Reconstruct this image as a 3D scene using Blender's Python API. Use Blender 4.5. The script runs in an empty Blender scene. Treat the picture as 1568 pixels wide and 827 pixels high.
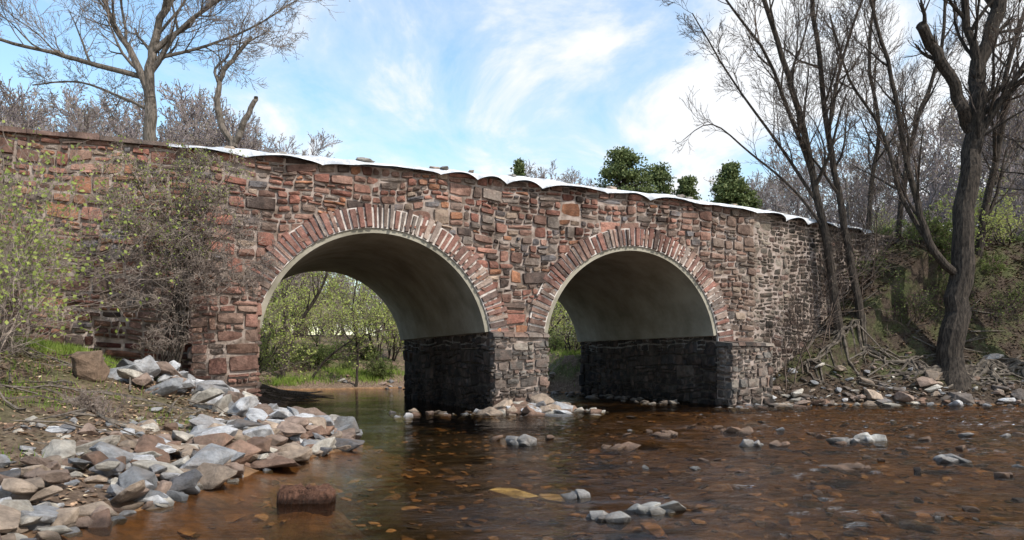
import bpy, bmesh, math, random
import numpy as np
from mathutils import Vector, Matrix, noise as mnoise
random.seed(7)
scene = bpy.context.scene
TH = math.radians(23.4); CT, ST = math.cos(TH), math.sin(TH)
Y0 = 21.4; D = 9.3
F = 1132.0; CAMZ = 1.5

def Lc(s, w, z): return (s*CT - w*ST, Y0 + s*ST + w*CT, z)
def W(px, py, Y): return Vector(((px-784)*Y/F, Y, CAMZ+(550-py)*Y/F))
def wz(px, py, z):
    Y = (CAMZ-z)*F/(py-550.0); return ((px-784)*Y/F, Y, z)
SB = wz(468, 765, 0)   # rotten stump block on its gravel mound

# ---------------------------------------------------------------- noise
def vnoise(x, y, seed=0):
    x = np.asarray(x, float); y = np.asarray(y, float)
    xi = np.floor(x).astype(np.int64); yi = np.floor(y).astype(np.int64)
    fx = x-xi; fy = y-yi; fx = fx*fx*(3-2*fx); fy = fy*fy*(3-2*fy)
    def h(a, b):
        n = (a*374761393 + b*668265263 + seed*1442695) & 0x7fffffff
        n = ((n ^ (n >> 13))*1274126177) & 0x7fffffff
        return ((n ^ (n >> 16)) & 0xffff)/65535.0
    return (h(xi,yi)*(1-fx)+h(xi+1,yi)*fx)*(1-fy)+(h(xi,yi+1)*(1-fx)+h(xi+1,yi+1)*fx)*fy
def fbm(x, y, o=4, seed=0):
    t = 0; a = .5
    for i in range(o):
        t = t + a*vnoise(np.asarray(x)*2**i, np.asarray(y)*2**i, seed+i); a *= .5
    return t

# ---------------------------------------------------------------- terrain
LSY = [-60, 0, 6.3, 8.5, 10.6, 12.3, 14, 16, 18.6, 28.3, 38, 60]
LSX = [-9, -4.6, -3.9, -3.6, -3.4, -2.9, -3.1, -4.6, -6.3, -8.3, -12.2, -20]
def height(X, Y):
    X = np.asarray(X, float); Y = np.asarray(Y, float)
    s = X*CT + (Y-Y0)*ST; w = -X*ST + (Y-Y0)*CT
    n1 = fbm(X*.9, Y*.9, 4, 3)-.47; n2 = fbm(X*.18+5, Y*.18, 3, 9)-.44
    dl = np.interp(Y, LSY, LSX) - X + n1*.5
    dr = np.minimum(Y-24.4, X-np.interp(Y, [24.4, 32.8, 34.6, 38, 80], [7.1, 3.5, .9, -.3, -3])) + n1*.5
    df = w-18.5 + n1
    zl = np.interp(dl, [0, 1, 3, 5, 9, 20, 60, 300], [0, .26, .82, 1.5, 2.2, 3, 4, 8])
    f1 = np.interp(dr, [0, 1, 2, 3, 4, 5.5, 8, 30, 300], [0, .95, 2.1, 3.3, 4.6, 6, 6.7, 7.5, 10])
    f2 = np.interp(X, [6, 8, 9.5, 12, 14.5, 25, 300], [.9, 1.2, 2.3, 4.2, 6.3, 7.2, 10])
    f2 = np.where(w > 5, 1.6+.03*np.maximum(0, w-8), f2)
    zr = np.minimum(f1, f2)
    zf = np.interp(df, [0, 3, 8, 40, 300], [0, .9, 1.9, 4, 12])
    z = np.maximum(np.maximum(np.where(dl > 0, zl, 0), np.where(dr > 0, zr, 0)), np.where(df > 0, zf, 0))
    out = np.maximum(np.abs(w-D/2)-D/2+.4, 0)
    eL = 6.2-.7*out-.8*np.maximum(0, s+19); eR = 6.1-.7*out-.8*np.maximum(0, 16.5-s)
    d = np.maximum(np.maximum(dl, dr), df)
    land = d > 0
    z = np.where(land, np.maximum(z, np.maximum(eL, np.where(w > -.5, eR, -9))), z)
    amp = np.clip(d*.25, 0, 1)
    z = z + amp*(n1*.35+n2*.6)
    deep = np.interp(X+ .2*(14-Y), [-3, 0, 3, 6, 40], [.6, .5, .28, .18, .18])
    bed = -np.minimum(.35*np.abs(d), deep) + (n1*.16+.02)*np.clip(-d*.8, 0, 1)
    bed = np.minimum(bed, -.05*np.clip(-d*3, 0, 1))
    r2 = ((X-SB[0])/.55)**2+((Y-SB[1]-.05)/.42)**2
    g = np.exp(-r2**2); bed = bed*(1-g)-.07*g
    return np.where(land, z+.0, bed)
def H(x, y): return float(height(np.array([x]), np.array([y]))[0])

# ---------------------------------------------------------------- materials
def newmat(name):
    m = bpy.data.materials.new(name); m.use_nodes = True
    nt = m.node_tree
    b = nt.nodes['Principled BSDF']; b.inputs['Roughness'].default_value = .85
    b.inputs['Specular IOR Level'].default_value = .25
    return m, nt, b
def nd(nt, t, **k):
    n = nt.nodes.new(t)
    for a, v in k.items(): setattr(n, a, v)
    return n
def ramp(nt, stops):
    r = nt.nodes.new('ShaderNodeValToRGB'); e = r.color_ramp.elements
    while len(e) < len(stops): e.new(.5)
    for i, (p, c) in enumerate(stops):
        e[i].position = p; e[i].color = (*c, 1) if len(c) == 3 else c
    return r
def tex_noise(nt, scale, detail=5, rough=.6, vec=None, stretch=None):
    g = nt.nodes.new('ShaderNodeNewGeometry') if vec is None else None
    src = g.outputs['Position'] if g else vec
    if stretch:
        mp = nt.nodes.new('ShaderNodeMapping'); mp.inputs['Scale'].default_value = stretch
        nt.links.new(src, mp.inputs['Vector']); src = mp.outputs['Vector']
    n = nt.nodes.new('ShaderNodeTexNoise'); n.inputs['Scale'].default_value = scale
    n.inputs['Detail'].default_value = detail; n.inputs['Roughness'].default_value = rough
    nt.links.new(src, n.inputs['Vector']); return n
def bump(nt, b, hsock, strength=.5, dist=.02):
    bp = nt.nodes.new('ShaderNodeBump'); bp.inputs['Strength'].default_value = strength
    bp.inputs['Distance'].default_value = dist
    nt.links.new(hsock, bp.inputs['Height']); nt.links.new(bp.outputs['Normal'], b.inputs['Normal']); return bp
def mixc(nt, blend, fac, a, bb):
    m = nt.nodes.new('ShaderNodeMix'); m.data_type = 'RGBA'; m.blend_type = blend
    for i, v in ((0, fac), (6, a), (7, bb)):
        if hasattr(v, 'links'): nt.links.new(v, m.inputs[i])
        else: m.inputs[i].default_value = v if i == 0 else (*v, 1)
    return m.outputs[2]
def mul(nt, a, b_):
    n = nd(nt, 'ShaderNodeMath', operation='MULTIPLY')
    for i, v in ((0, a), (1, b_)):
        if hasattr(v, 'links'): nt.links.new(v, n.inputs[i])
        else: n.inputs[i].default_value = v
    return n.outputs[0]
def maprange(nt, sock, a, b_, c=0, d=1, smooth=False):
    r = nd(nt, 'ShaderNodeMapRange'); nt.links.new(sock, r.inputs['Value'])
    if smooth: r.interpolation_type = 'SMOOTHSTEP'
    for k, v in (('From Min', a), ('From Max', b_), ('To Min', c), ('To Max', d)): r.inputs[k].default_value = v
    return r.outputs[0]
def posxyz(nt):
    g = nt.nodes.new('ShaderNodeNewGeometry'); sx = nt.nodes.new('ShaderNodeSeparateXYZ'); nt.links.new(g.outputs['Position'], sx.inputs[0]); return sx
def attr_mat(name, nscale=9, lo=.55, hi=1.35, bstr=.7, bdist=.02, rough=.9, stain=None, wet=False, tint=None, wetk=.42):
    m, nt, b = newmat(name)
    a = nd(nt, 'ShaderNodeAttribute', attribute_name='Col')
    n = tex_noise(nt, nscale, 8, .7)
    r = ramp(nt, [(.3, (lo,)*3), (.7, (hi,)*3)])
    nt.links.new(n.outputs['Fac'], r.inputs['Fac'])
    c = mixc(nt, 'MULTIPLY', 1.0, a.outputs['Color'], r.outputs['Color'])
    if tint:
        nn = tex_noise(nt, nscale*.45, 5, .65); rr = ramp(nt, [(.48, (0,0,0)), (.62, (1,1,1))]); nt.links.new(nn.outputs['Fac'], rr.inputs['Fac'])
        c = mixc(nt, 'MIX', mul(nt, rr.outputs['Color'], .4), c, tint)
    if stain:
        n2 = tex_noise(nt, 1.0, 6, .68, stretch=stain)
        r2 = ramp(nt, [(.38, (.25, .22, .21)), (.55, (1, 1, 1))])
        nt.links.new(n2.outputs['Fac'], r2.inputs['Fac'])
        c = mixc(nt, 'MULTIPLY', .75, c, r2.outputs['Color'])
    if wet:
        f = maprange(nt, posxyz(nt).outputs['Z'], .02, .07, wetk, 1)
        cc = nt.nodes.new('ShaderNodeCombineXYZ')
        for i in range(3): nt.links.new(f, cc.inputs[i])
        c = mixc(nt, 'MULTIPLY', 1.0, c, cc.outputs[0])
        ro = maprange(nt, posxyz(nt).outputs['Z'], .03, .10, .3, rough); nt.links.new(ro, b.inputs['Roughness'])
    else: b.inputs['Roughness'].default_value = rough
    nt.links.new(c, b.inputs['Base Color'])
    n3 = tex_noise(nt, nscale*2.2, 8, .8)
    bump(nt, b, n3.outputs['Fac'], bstr, bdist)
    return m
def two_tone(name, c1, c2, scale=4, rough=.9, bstr=.5, bdist=.03, stretch=None, pos=(.4, .6)):
    m, nt, b = newmat(name)
    n = tex_noise(nt, scale, 8, .65, stretch=stretch)
    r = ramp(nt, [(pos[0], c1), (pos[1], c2)])
    nt.links.new(n.outputs['Fac'], r.inputs['Fac']); nt.links.new(r.outputs['Color'], b.inputs['Base Color'])
    b.inputs['Roughness'].default_value = rough
    n3 = tex_noise(nt, scale*3, 8, .7, stretch=stretch); bump(nt, b, n3.outputs['Fac'], bstr, bdist)
    return m
M_stone = attr_mat('stone_masonry', 7, .55, 1.45, 1, .05, stain=(.8, .8, .35), tint=(.245, .165, .13))
M_rock = attr_mat('rock', 6, .45, 1.45, 1, .06, wet=True, tint=(.21, .16, .12))
M_bed = attr_mat('bed_rock', 6, .5, 1.4, .6, .03)
M_mortar = two_tone('mortar', (.16, .12, .095), (.38, .31, .27), 3)
M_mortarL = two_tone('mortar_light', (.42, .36, .32), (.64, .58, .53), 5)
M_mortarD = two_tone('mortar_dark', (.04, .034, .03), (.10, .085, .07), 3)  # darker mortar tone for the side faces under the arches
M_conc = two_tone('concrete_lining', (.21, .19, .145), (.37, .34, .275), .8, .85, .25, .02, pos=(.35, .65))
M_tarp = two_tone('tarp_fabric', (.38, .40, .43), (.74, .75, .77), 2.5, .6, .8, .05)
M_bark = two_tone('bark', (.020, .016, .013), (.075, .060, .048), 6, .95, .9, .03, stretch=(3, 3, .6))
M_barkL = two_tone('bark_light', (.07, .06, .048), (.18, .15, .125), 6, .95, .8, .02, stretch=(3, 3, .6))
M_root = two_tone('root_bark', (.04, .032, .026), (.17, .14, .11), 6, .95, .8, .02)
M_twig = two_tone('twigs', (.07, .05, .04), (.16, .12, .095), 3)
M_twigL = two_tone('twigs_pale', (.13, .10, .085), (.27, .22, .185), 3)
M_deck = two_tone('gravel', (.2, .18, .16), (.35, .32, .3), 12)
def leaf_mat(name, c1, c2, tr=.45):
    m, nt, b = newmat(name)
    n = tex_noise(nt, 2.5, 3, .6)
    r = ramp(nt, [(.35, c1), (.65, c2)]); nt.links.new(n.outputs['Fac'], r.inputs['Fac'])
    nt.links.new(r.outputs['Color'], b.inputs['Base Color']); b.inputs['Roughness'].default_value = .6
    t = nt.nodes.new('ShaderNodeBsdfTranslucent'); nt.links.new(r.outputs['Color'], t.inputs['Color'])
    mx = nt.nodes.new('ShaderNodeMixShader'); mx.inputs[0].default_value = tr
    nt.links.new(b.outputs[0], mx.inputs[1]); nt.links.new(t.outputs[0], mx.inputs[2])
    nt.links.new(mx.outputs[0], nt.nodes['Material Output'].inputs['Surface']); return m
M_leaf = leaf_mat('spring_leaves', (.22, .29, .06), (.45, .50, .14))
M_leafs = leaf_mat('sunlit_spring_leaves', (.33, .42, .09), (.60, .64, .20), .5)
M_leafd = leaf_mat('shrub_leaves', (.07, .11, .025), (.24, .29, .09))
M_ever = leaf_mat('evergreen_foliage', (.06, .09, .03), (.19, .22, .085), .25)
M_bud = leaf_mat('buds', (.28, .22, .17), (.40, .36, .24))
M_grass = leaf_mat('grass_blades', (.14, .23, .03), (.34, .42, .10))
M_litter = attr_mat('leaf_litter', 20, .8, 1.1, .1)

# ---------------------------------------------------------------- mesh builder
class MB:
    def __init__(s): s.v = []; s.f = []; s.c = []; s.m = []
    def add(s, vs, fs, col=(1, 1, 1), mat=0):
        o = len(s.v); s.v.extend(vs); s.c.extend([(*col, 1.0)]*len(vs))
        for f in fs: s.f.append(tuple(i+o for i in f)); s.m.append(mat)
    def obj(s, name, mats, smooth=False, parent=None):
        me = bpy.data.meshes.new(name); me.from_pydata(s.v, [], s.f)
        for m in mats: me.materials.append(m)
        me.polygons.foreach_set('material_index', s.m)
        if smooth: me.polygons.foreach_set('use_smooth', [True]*len(s.f))
        a = me.color_attributes.new('Col', 'FLOAT_COLOR', 'POINT')
        a.data.foreach_set('color', np.array(s.c, dtype=np.float32).ravel())
        me.update()
        ob = bpy.data.objects.new(name, me); scene.collection.objects.link(ob)
        if parent: ob.parent = parent
        return ob
def empty(name):
    e = bpy.data.objects.new(name, None); scene.collection.objects.link(e); return e

# ---------------------------------------------------------------- ground sheet
def axis(a, b, step, far):
    core = list(np.arange(a, b, step)); lo = []; x = a; st = step
    while x > -far: st *= 1.35; x -= st; lo.append(x)
    hi = []; x = core[-1]; st = step
    while x < far: st *= 1.35; x += st; hi.append(x)
    return np.array(lo[::-1]+core+hi)
def sheet(name, xs, ys, fz):
    GX, GY = np.meshgrid(xs, ys); GZ = fz(GX, GY); nx, ny = len(xs), len(ys)
    me = bpy.data.meshes.new(name); vv = np.stack([GX, GY, GZ], -1).reshape(-1, 3)
    idx = np.arange(nx*ny).reshape(ny, nx)
    q = np.stack([idx[:-1, :-1], idx[:-1, 1:], idx[1:, 1:], idx[1:, :-1]], -1).reshape(-1, 4)
    me.from_pydata(vv.tolist(), [], q.tolist()); me.polygons.foreach_set('use_smooth', [True]*len(q))
    ob = bpy.data.objects.new(name, me); scene.collection.objects.link(ob); return me
me = sheet('ground', axis(-16, 24, .14, 700), axis(2, 42, .14, 700), height)
m, nt, b = newmat('ground_soil')
n = tex_noise(nt, 1.1, 8, .7); n2 = tex_noise(nt, 9, 8, .75)
r1 = ramp(nt, [(.32, (.07, .046, .032)), (.5, (.19, .13, .09)), (.68, (.34, .25, .18))]); nt.links.new(n2.outputs['Fac'], r1.inputs['Fac'])
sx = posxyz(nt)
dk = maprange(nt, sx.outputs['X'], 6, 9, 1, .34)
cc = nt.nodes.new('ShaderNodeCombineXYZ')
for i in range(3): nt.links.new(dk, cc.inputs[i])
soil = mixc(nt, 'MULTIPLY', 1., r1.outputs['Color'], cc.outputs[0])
r2 = ramp(nt, [(.46, (0, 0, 0)), (.58, (1, 1, 1))]); nt.links.new(n.outputs['Fac'], r2.inputs['Fac'])
rg = ramp(nt, [(.3, (.04, .06, .015)), (.7, (.14, .17, .05))]); nt.links.new(n2.outputs['Fac'], rg.inputs['Fac'])
mz = maprange(nt, sx.outputs['Z'], .35, .9)
far = maprange(nt, sx.outputs['Y'], 28, 33, .5, .8)
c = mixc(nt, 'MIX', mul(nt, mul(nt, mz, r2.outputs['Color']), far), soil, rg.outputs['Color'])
mb = maprange(nt, sx.outputs['Z'], -.6, -.05)
nb = tex_noise(nt, 3, 8, .75)
rb = ramp(nt, [(.0, (.04, .037, .02)), (.5, (.155, .092, .042)), (1, (.34, .19, .09))]); nt.links.new(mb, rb.inputs['Fac'])  # bed colour darkens with depth, standing in for light absorbed by water
rbn = ramp(nt, [(.35, (.3, .3, .3)), (.7, (1.7, 1.65, 1.6))]); nt.links.new(nb.outputs['Fac'], rbn.inputs['Fac'])
cb = mixc(nt, 'MULTIPLY', 1., rb.outputs['Color'], rbn.outputs['Color'])
c = mixc(nt, 'MIX', maprange(nt, sx.outputs['Z'], -.02, .08), cb, c)
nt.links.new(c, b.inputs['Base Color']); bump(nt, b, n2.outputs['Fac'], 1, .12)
me.materials.append(m)

# ---------------------------------------------------------------- water: rippled mesh
def waves(X, Y):
    act = .12+.95*np.clip((X+2.5+.12*(Y-8))/6.5, 0, 1)**1.1
    patch = .3+1.5*np.clip((fbm(X*.35, Y*.5, 3, 71)-.3)/.35, 0, 1)
    fade = np.clip((30-Y)/4, 0.15, 1)*np.clip((Y-3)/1.5, 0, 1)*np.clip((26-X)/3, 0, 1)*np.clip((X+9)/2, 0, 1)
    wx = X+.35*fbm(X*.8, Y*.8, 2, 5); wy = Y+.35*fbm(X*.8, Y*.8, 2, 6)
    r1 = vnoise(wx*1.4, wy*3.0, 81)-.5; r2 = 1-2*np.abs(vnoise(wx*2.4+3, wy*5.0, 82)-.5); r3 = vnoise(wx*5+.4*wy, wy*8.5, 83)-.5
    h = .034*r1+.022*r2+.019*r3
    riff = np.exp(-((Y-18.5)/3.2)**2)*np.clip((X-6)/3, 0, 1)
    return (h*act*patch + riff*(.085*(vnoise(wx*3, wy*4, 84)-.5)+.03*r3))*fade - .010
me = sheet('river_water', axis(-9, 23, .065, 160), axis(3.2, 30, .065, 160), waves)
m = bpy.data.materials.new('water'); m.use_nodes = True; nt = m.node_tree; nt.nodes.clear()
out = nt.nodes.new('ShaderNodeOutputMaterial')
tr = nt.nodes.new('ShaderNodeBsdfTransparent'); tr.inputs[0].default_value = (.80, .67, .47, 1)
gl = nt.nodes.new('ShaderNodeBsdfGlossy'); gl.inputs['Roughness'].default_value = .03
fr = nt.nodes.new('ShaderNodeFresnel'); fr.inputs['IOR'].default_value = 1.37
mx = nt.nodes.new('ShaderNodeMixShader')
sx = posxyz(nt)
nb = tex_noise(nt, 9, 4, .6, stretch=(.8, 1.7, 1)); nc = tex_noise(nt, .5, 3, .5)
mr = maprange(nt, sx.outputs['X'], -3.5, 5, .10, 1, True)
rc = maprange(nt, nc.outputs['Fac'], .38, .62, .3, 1.2)
b2 = nt.nodes.new('ShaderNodeBump'); b2.inputs['Distance'].default_value = .055; nt.links.new(mul(nt, mr, rc), b2.inputs['Strength']); nt.links.new(nb.outputs['Fac'], b2.inputs['Height'])
nt.links.new(b2.outputs[0], gl.inputs['Normal']); nt.links.new(b2.outputs[0], fr.inputs['Normal'])
nt.links.new(fr.outputs[0], mx.inputs[0]); nt.links.new(tr.outputs[0], mx.inputs[1]); nt.links.new(gl.outputs[0], mx.inputs[2])
# broken water and painted-in sun sparkle as white flecks over the right riffle
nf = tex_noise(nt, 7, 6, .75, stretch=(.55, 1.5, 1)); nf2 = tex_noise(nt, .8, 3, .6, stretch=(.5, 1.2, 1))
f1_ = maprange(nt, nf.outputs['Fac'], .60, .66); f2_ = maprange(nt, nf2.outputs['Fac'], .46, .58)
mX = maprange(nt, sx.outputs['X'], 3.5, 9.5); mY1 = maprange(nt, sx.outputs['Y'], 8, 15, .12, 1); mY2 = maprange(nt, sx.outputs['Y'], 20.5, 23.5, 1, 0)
foam_glint = mul(nt, mul(nt, f1_, f2_), mul(nt, mX, mul(nt, mY1, mY2)))
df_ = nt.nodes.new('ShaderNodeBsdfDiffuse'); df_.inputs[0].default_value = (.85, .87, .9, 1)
mx2 = nt.nodes.new('ShaderNodeMixShader'); nt.links.new(mul(nt, foam_glint, .85), mx2.inputs[0]); nt.links.new(mx.outputs[0], mx2.inputs[1]); nt.links.new(df_.outputs[0], mx2.inputs[2])
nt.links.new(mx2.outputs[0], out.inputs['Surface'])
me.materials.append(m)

# ---------------------------------------------------------------- bridge
bridge = empty('stone_arch_bridge')
AC = (-3.87, 4.17); RI = 3.2; RO = 3.80; ZC = 1.83
def top(s): return float(np.interp(s, [-22, -12.4, -9, -5, 0, 4, 10, 15, 22], [6.5, 6.59, 6.63, 6.69, 6.71, 6.67, 6.5, 6.36, 6.25]))
PAL = [((.29,.13,.096),3),((.345,.175,.13),3),((.25,.142,.108),3),((.205,.148,.12),2.6),((.28,.23,.195),1.9),((.18,.165,.165),1.3),
       ((.42,.20,.115),1.1),((.38,.285,.215),1.5),((.10,.074,.063),1.5),((.33,.195,.15),2.6)]
def vary(c, k): return tuple(min(1, x*k) for x in c)
def pick(rg, pal=PAL):
    t = rg.random()*sum(p[1] for p in pal)
    for c, w_ in pal:
        t -= w_
        if t <= 0: break
    return vary(c, rg.uniform(.72, 1.28))
def mixt(a, b_, t): return tuple(x*(1-t)+y*t for x, y in zip(a, b_))

def slab(mb, w0, w1, dz, s0=-21, s1=9.0):
    ss = sorted(set(list(np.arange(s0, s1, .5))+[s1]+[c+RI*math.cos(math.pi*i/40) for c in AC for i in range(41)]))
    def zb(s, side):
        for c in AC:
            d = abs(s-c)
            if d < RI-1e-6: return ZC+math.sqrt(RI*RI-d*d)
            if abs(d-RI) <= 1e-6 and ((s < c and side > 0) or (s > c and side < 0)): return ZC
        return -1.2
    for a, c in zip(ss[:-1], ss[1:]):
        za, zc = zb(a, 1), zb(c, -1); ta, tc = top(a)-dz, top(c)-dz
        v = [Lc(a,w0,za),Lc(c,w0,zc),Lc(c,w0,tc),Lc(a,w0,ta),Lc(a,w1,za),Lc(c,w1,zc),Lc(c,w1,tc),Lc(a,w1,ta)]
        mb.add(v, [(0,1,2,3),(5,4,7,6),(3,2,6,7),(4,5,1,0)])
    for c in AC:
        for sg in (-1, 1):
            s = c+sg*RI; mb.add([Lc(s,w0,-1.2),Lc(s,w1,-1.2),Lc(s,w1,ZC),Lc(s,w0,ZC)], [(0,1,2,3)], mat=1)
    for s in (s0, s1): mb.add([Lc(s,w0,-1.2),Lc(s,w1,-1.2),Lc(s,w1,top(s)-dz),Lc(s,w0,top(s)-dz)], [(0,1,2,3)])
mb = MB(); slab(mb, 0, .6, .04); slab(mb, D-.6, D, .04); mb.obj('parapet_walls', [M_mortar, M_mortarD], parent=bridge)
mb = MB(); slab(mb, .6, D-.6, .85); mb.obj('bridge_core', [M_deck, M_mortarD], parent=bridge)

def box(mb, s0, s1, w0, w1, z0, z1, col=(1,1,1)):
    v = [Lc(s,w_,z) for z in (z0,z1) for s, w_ in ((s0,w0),(s1,w0),(s1,w1),(s0,w1))]
    mb.add(v, [(0,1,5,4),(1,2,6,5),(2,3,7,6),(3,0,4,7),(4,5,6,7),(3,2,1,0)], col)

def stones(mb, O, U, N, s0, s1, z0, topf, colf, rg, keep=None, clampf=None, gap=.010, prot=(.015, .10), warp=.1, big=1.0):
    O = Vector(O); U = Vector(U); N = Vector(N)
    cells = []
    def split(a, b_, c, d, dep=0):
        w_, h = b_-a, d-c
        if h > .44*big or (h > .22*big and rg.random() < .44 and dep < 5):
            t = rg.uniform(.25, .75); split(a, b_, c, c+h*t, dep+1); split(a, b_, c+h*t, d, dep+1)
        elif w_ > .85*big or (w_ > 2.6*h and w_ > .34 and rg.random() < .7) or (w_ > .45*big and rg.random() < .3):
            t = rg.uniform(.25, .75); split(a, a+w_*t, c, d, dep+1); split(a+w_*t, b_, c, d, dep+1)
        else: cells.append((a, b_, c, d))
    z = z0
    while z < 7.2:
        h = rg.uniform(.34, .85)*big; a = s0-rg.random()*.3
        while a < s1:
            w_ = rg.uniform(.4, 1.5)*big
            split(max(a, s0), min(a+w_, s1), z, z+h) if min(a+w_, s1)-max(a, s0) > .12 else None
            a += w_
        z += h
    for (a, b_, c, d) in cells:
        j = .032 if d-c > .12 else .012
        cor = [[a+gap+rg.uniform(-.3,1)*j, c+gap+rg.uniform(-.3,1)*j], [b_-gap-rg.uniform(-.3,1)*j, c+gap+rg.uniform(-.3,1)*j],
               [b_-gap-rg.uniform(-.3,1)*j, d-gap-rg.uniform(-.3,1)*j], [a+gap+rg.uniform(-.3,1)*j, d-gap-rg.uniform(-.3,1)*j]]
        for p in cor:
            if warp:
                x_, z_ = p
                p[1] += warp*(mnoise.noise((x_*.5, z_*.7, 3.3)))*2.4 + .06*mnoise.noise((x_*1.8, z_*1.6, 8))
                p[0] += .5*warp*mnoise.noise((x_*1.3, z_*1.5, 17))
            p[1] = min(p[1], topf(p[0])-.005)
            p[0] = min(max(p[0], s0+.003), s1-.003)
            if clampf: clampf(p)
        if max(cor[3][1]-cor[0][1], cor[2][1]-cor[1][1]) < .05 or cor[1][0]-cor[0][0] < .06: continue
        if cor[3][1] <= cor[0][1] or cor[2][1] <= cor[1][1]: continue
        if keep and not keep(cor): continue
        cx = sum(p[0] for p in cor)/4; cz = sum(p[1] for p in cor)/4
        ring = []
        for i in range(4):
            p, q_ = cor[i], cor[(i+1) % 4]
            ring.append([p[0]+(cx-p[0])*.06*rg.random(), p[1]+(cz-p[1])*.14*rg.random()]); ring.append([(p[0]+q_[0])/2+rg.uniform(-1,1)*.01, (p[1]+q_[1])/2+rg.uniform(-1,1)*.01])
        pr = rg.uniform(*prot); tx = rg.uniform(-.025, .025); tz = rg.uniform(-.025, .025)
        vs = []
        for p in ring: vs.append(tuple(O+U*p[0]+Vector((0,0,p[1]))-N*.03))
        for i, p in enumerate(ring):
            k = .86 if i % 2 == 0 else .90
            px = cx+(p[0]-cx)*k; pz = cz+(p[1]-cz)*k
            if b_-a > .2: px = p[0]-math.copysign(min(.02, abs(p[0]-cx)*.5), p[0]-cx) if i % 2 == 0 else px*.5+.5*(p[0]*.95+cx*.05)
            o = pr+rg.uniform(-.018, .010)+tx*(p[0]-cx)/max(.1,(b_-a))*2+tz*(p[1]-cz)/max(.1,d-c)*2
            vs.append(tuple(O+U*px+Vector((0,0,pz))+N*o))
        vs.append(tuple(O+U*(cx+rg.uniform(-.06,.06)*(b_-a)*2)+Vector((0,0,cz+rg.uniform(-.02,.02)))+N*(pr+rg.uniform(-.005,.03))))
        fs = [(i, (i+1) % 8, 8+(i+1) % 8, 8+i) for i in range(8)]+[(8+i, 8+(i+1) % 8, 16) for i in range(8)]
        mb.add(vs, fs, colf(cx, cz, rg))
U = (CT, ST, 0); N = (ST, -CT, 0); NS = (-CT, -ST, 0); DW = (-ST, CT, 0)
def frontcol(s, z, rg):
    c = pick(rg)
    v = .72+.60*float(fbm(s*.5+40, z*.5, 3, 61)); c = vary(c, v)
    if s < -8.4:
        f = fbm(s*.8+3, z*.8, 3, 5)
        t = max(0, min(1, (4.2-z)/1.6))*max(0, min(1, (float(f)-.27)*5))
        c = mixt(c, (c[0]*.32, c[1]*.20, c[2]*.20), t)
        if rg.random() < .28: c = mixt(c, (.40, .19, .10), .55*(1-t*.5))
    if s > 5.5:
        t = min(1, (s-5.5)/3.5); c = mixt(c, vary((.22, .178, .14), rg.uniform(.55, 1.2)), t*.75)
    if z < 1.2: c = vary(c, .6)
    return c
def keepf(cor):
    for p in cor:
        for c in AC:
            if p[1] > ZC and math.hypot(p[0]-c, p[1]-ZC) < RI+.02: return False
            if p[1] <= ZC and abs(p[0]-c) < RI-.02: return False
    return True
def clampj(p):
    if p[1] < ZC+.35:
        for c in AC:
            if 2.5 < abs(p[0]-c) < RI+.02: p[0] = c+math.copysign(RI+.02, p[0]-c)
    for c in AC:
        dx_, dz_ = p[0]-c, p[1]-ZC; r_ = math.hypot(dx_, dz_)
        if dz_ > .2 and RI-.3 < r_ < RI+.12: k = (RI+.12)/r_; p[0] = c+dx_*k; p[1] = ZC+dz_*k
mb = MB(); rg = random.Random(5)
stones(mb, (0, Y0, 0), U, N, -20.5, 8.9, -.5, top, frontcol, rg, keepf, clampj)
mb.obj('wall_stones', [M_stone], parent=bridge)

mv = MB(); mm_ = MB()
VP = [((.30,.15,.118),3),((.26,.145,.118),3),((.34,.22,.175),2.5),((.26,.21,.18),1.6),((.37,.28,.23),1.2),((.15,.105,.09),1.3)]
for ci, c in enumerate(AC):
    nst = 96
    for i in range(nst):
        a0 = math.radians(3+174*i/nst); a1 = math.radians(3+174*(i+1)/nst)
        v = []
        for w_ in (-.062, .02):
            for a in (a0, a1):
                for r_ in (RI-.01, RO-.06): v.append(Lc(c+r_*math.cos(a), w_, ZC+r_*math.sin(a)))
        mm_.add(v, [(0,1,3,2),(0,2,6,4),(1,5,7,3)])
    a = math.radians(3.5)
    while a < math.radians(176.5):
        da = rg.uniform(.12, .23)/3.5
        b_ = min(a+da, math.radians(177)); g_ = rg.uniform(.0045, .0085)
        ro = RO+rg.uniform(-.09, .07); ri = RI-.012+rg.uniform(-.01, .015); pr = rg.uniform(.085, .14)
        base = [(ri, a+g_*1.1), (ri, b_-g_*1.1), ((ri+ro)/2, b_-g_), (ro, b_-g_*.8), (ro, a+g_*.8), ((ri+ro)/2, a+g_)]
        base = [(r_+rg.uniform(-.01,.01), t+rg.uniform(-.001,.001)) for r_, t in base]
        v = [Lc(c+r_*math.cos(t), 0, ZC+r_*math.sin(t)) for r_, t in base]
        am = (a+b_)/2
        for r_, t in base:
            r2 = r_+(.03 if r_ < RI+.1 else (-.03 if r_ > RO-.14 else 0)); t2 = am+(t-am)*.82
            v.append(Lc(c+r2*math.cos(t2), -pr+rg.uniform(-.012, .012), ZC+r2*math.sin(t2)))
        mv.add(v, [(i, (i+1) % 6, 6+(i+1) % 6, 6+i) for i in range(6)]+[(6,7,8,11),(8,9,10,11)], pick(rg, VP))
        a = b_
mv.obj('arch_voussoirs', [M_stone], parent=bridge); mm_.obj('arch_mortar', [M_mortarL], parent=bridge)

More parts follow.
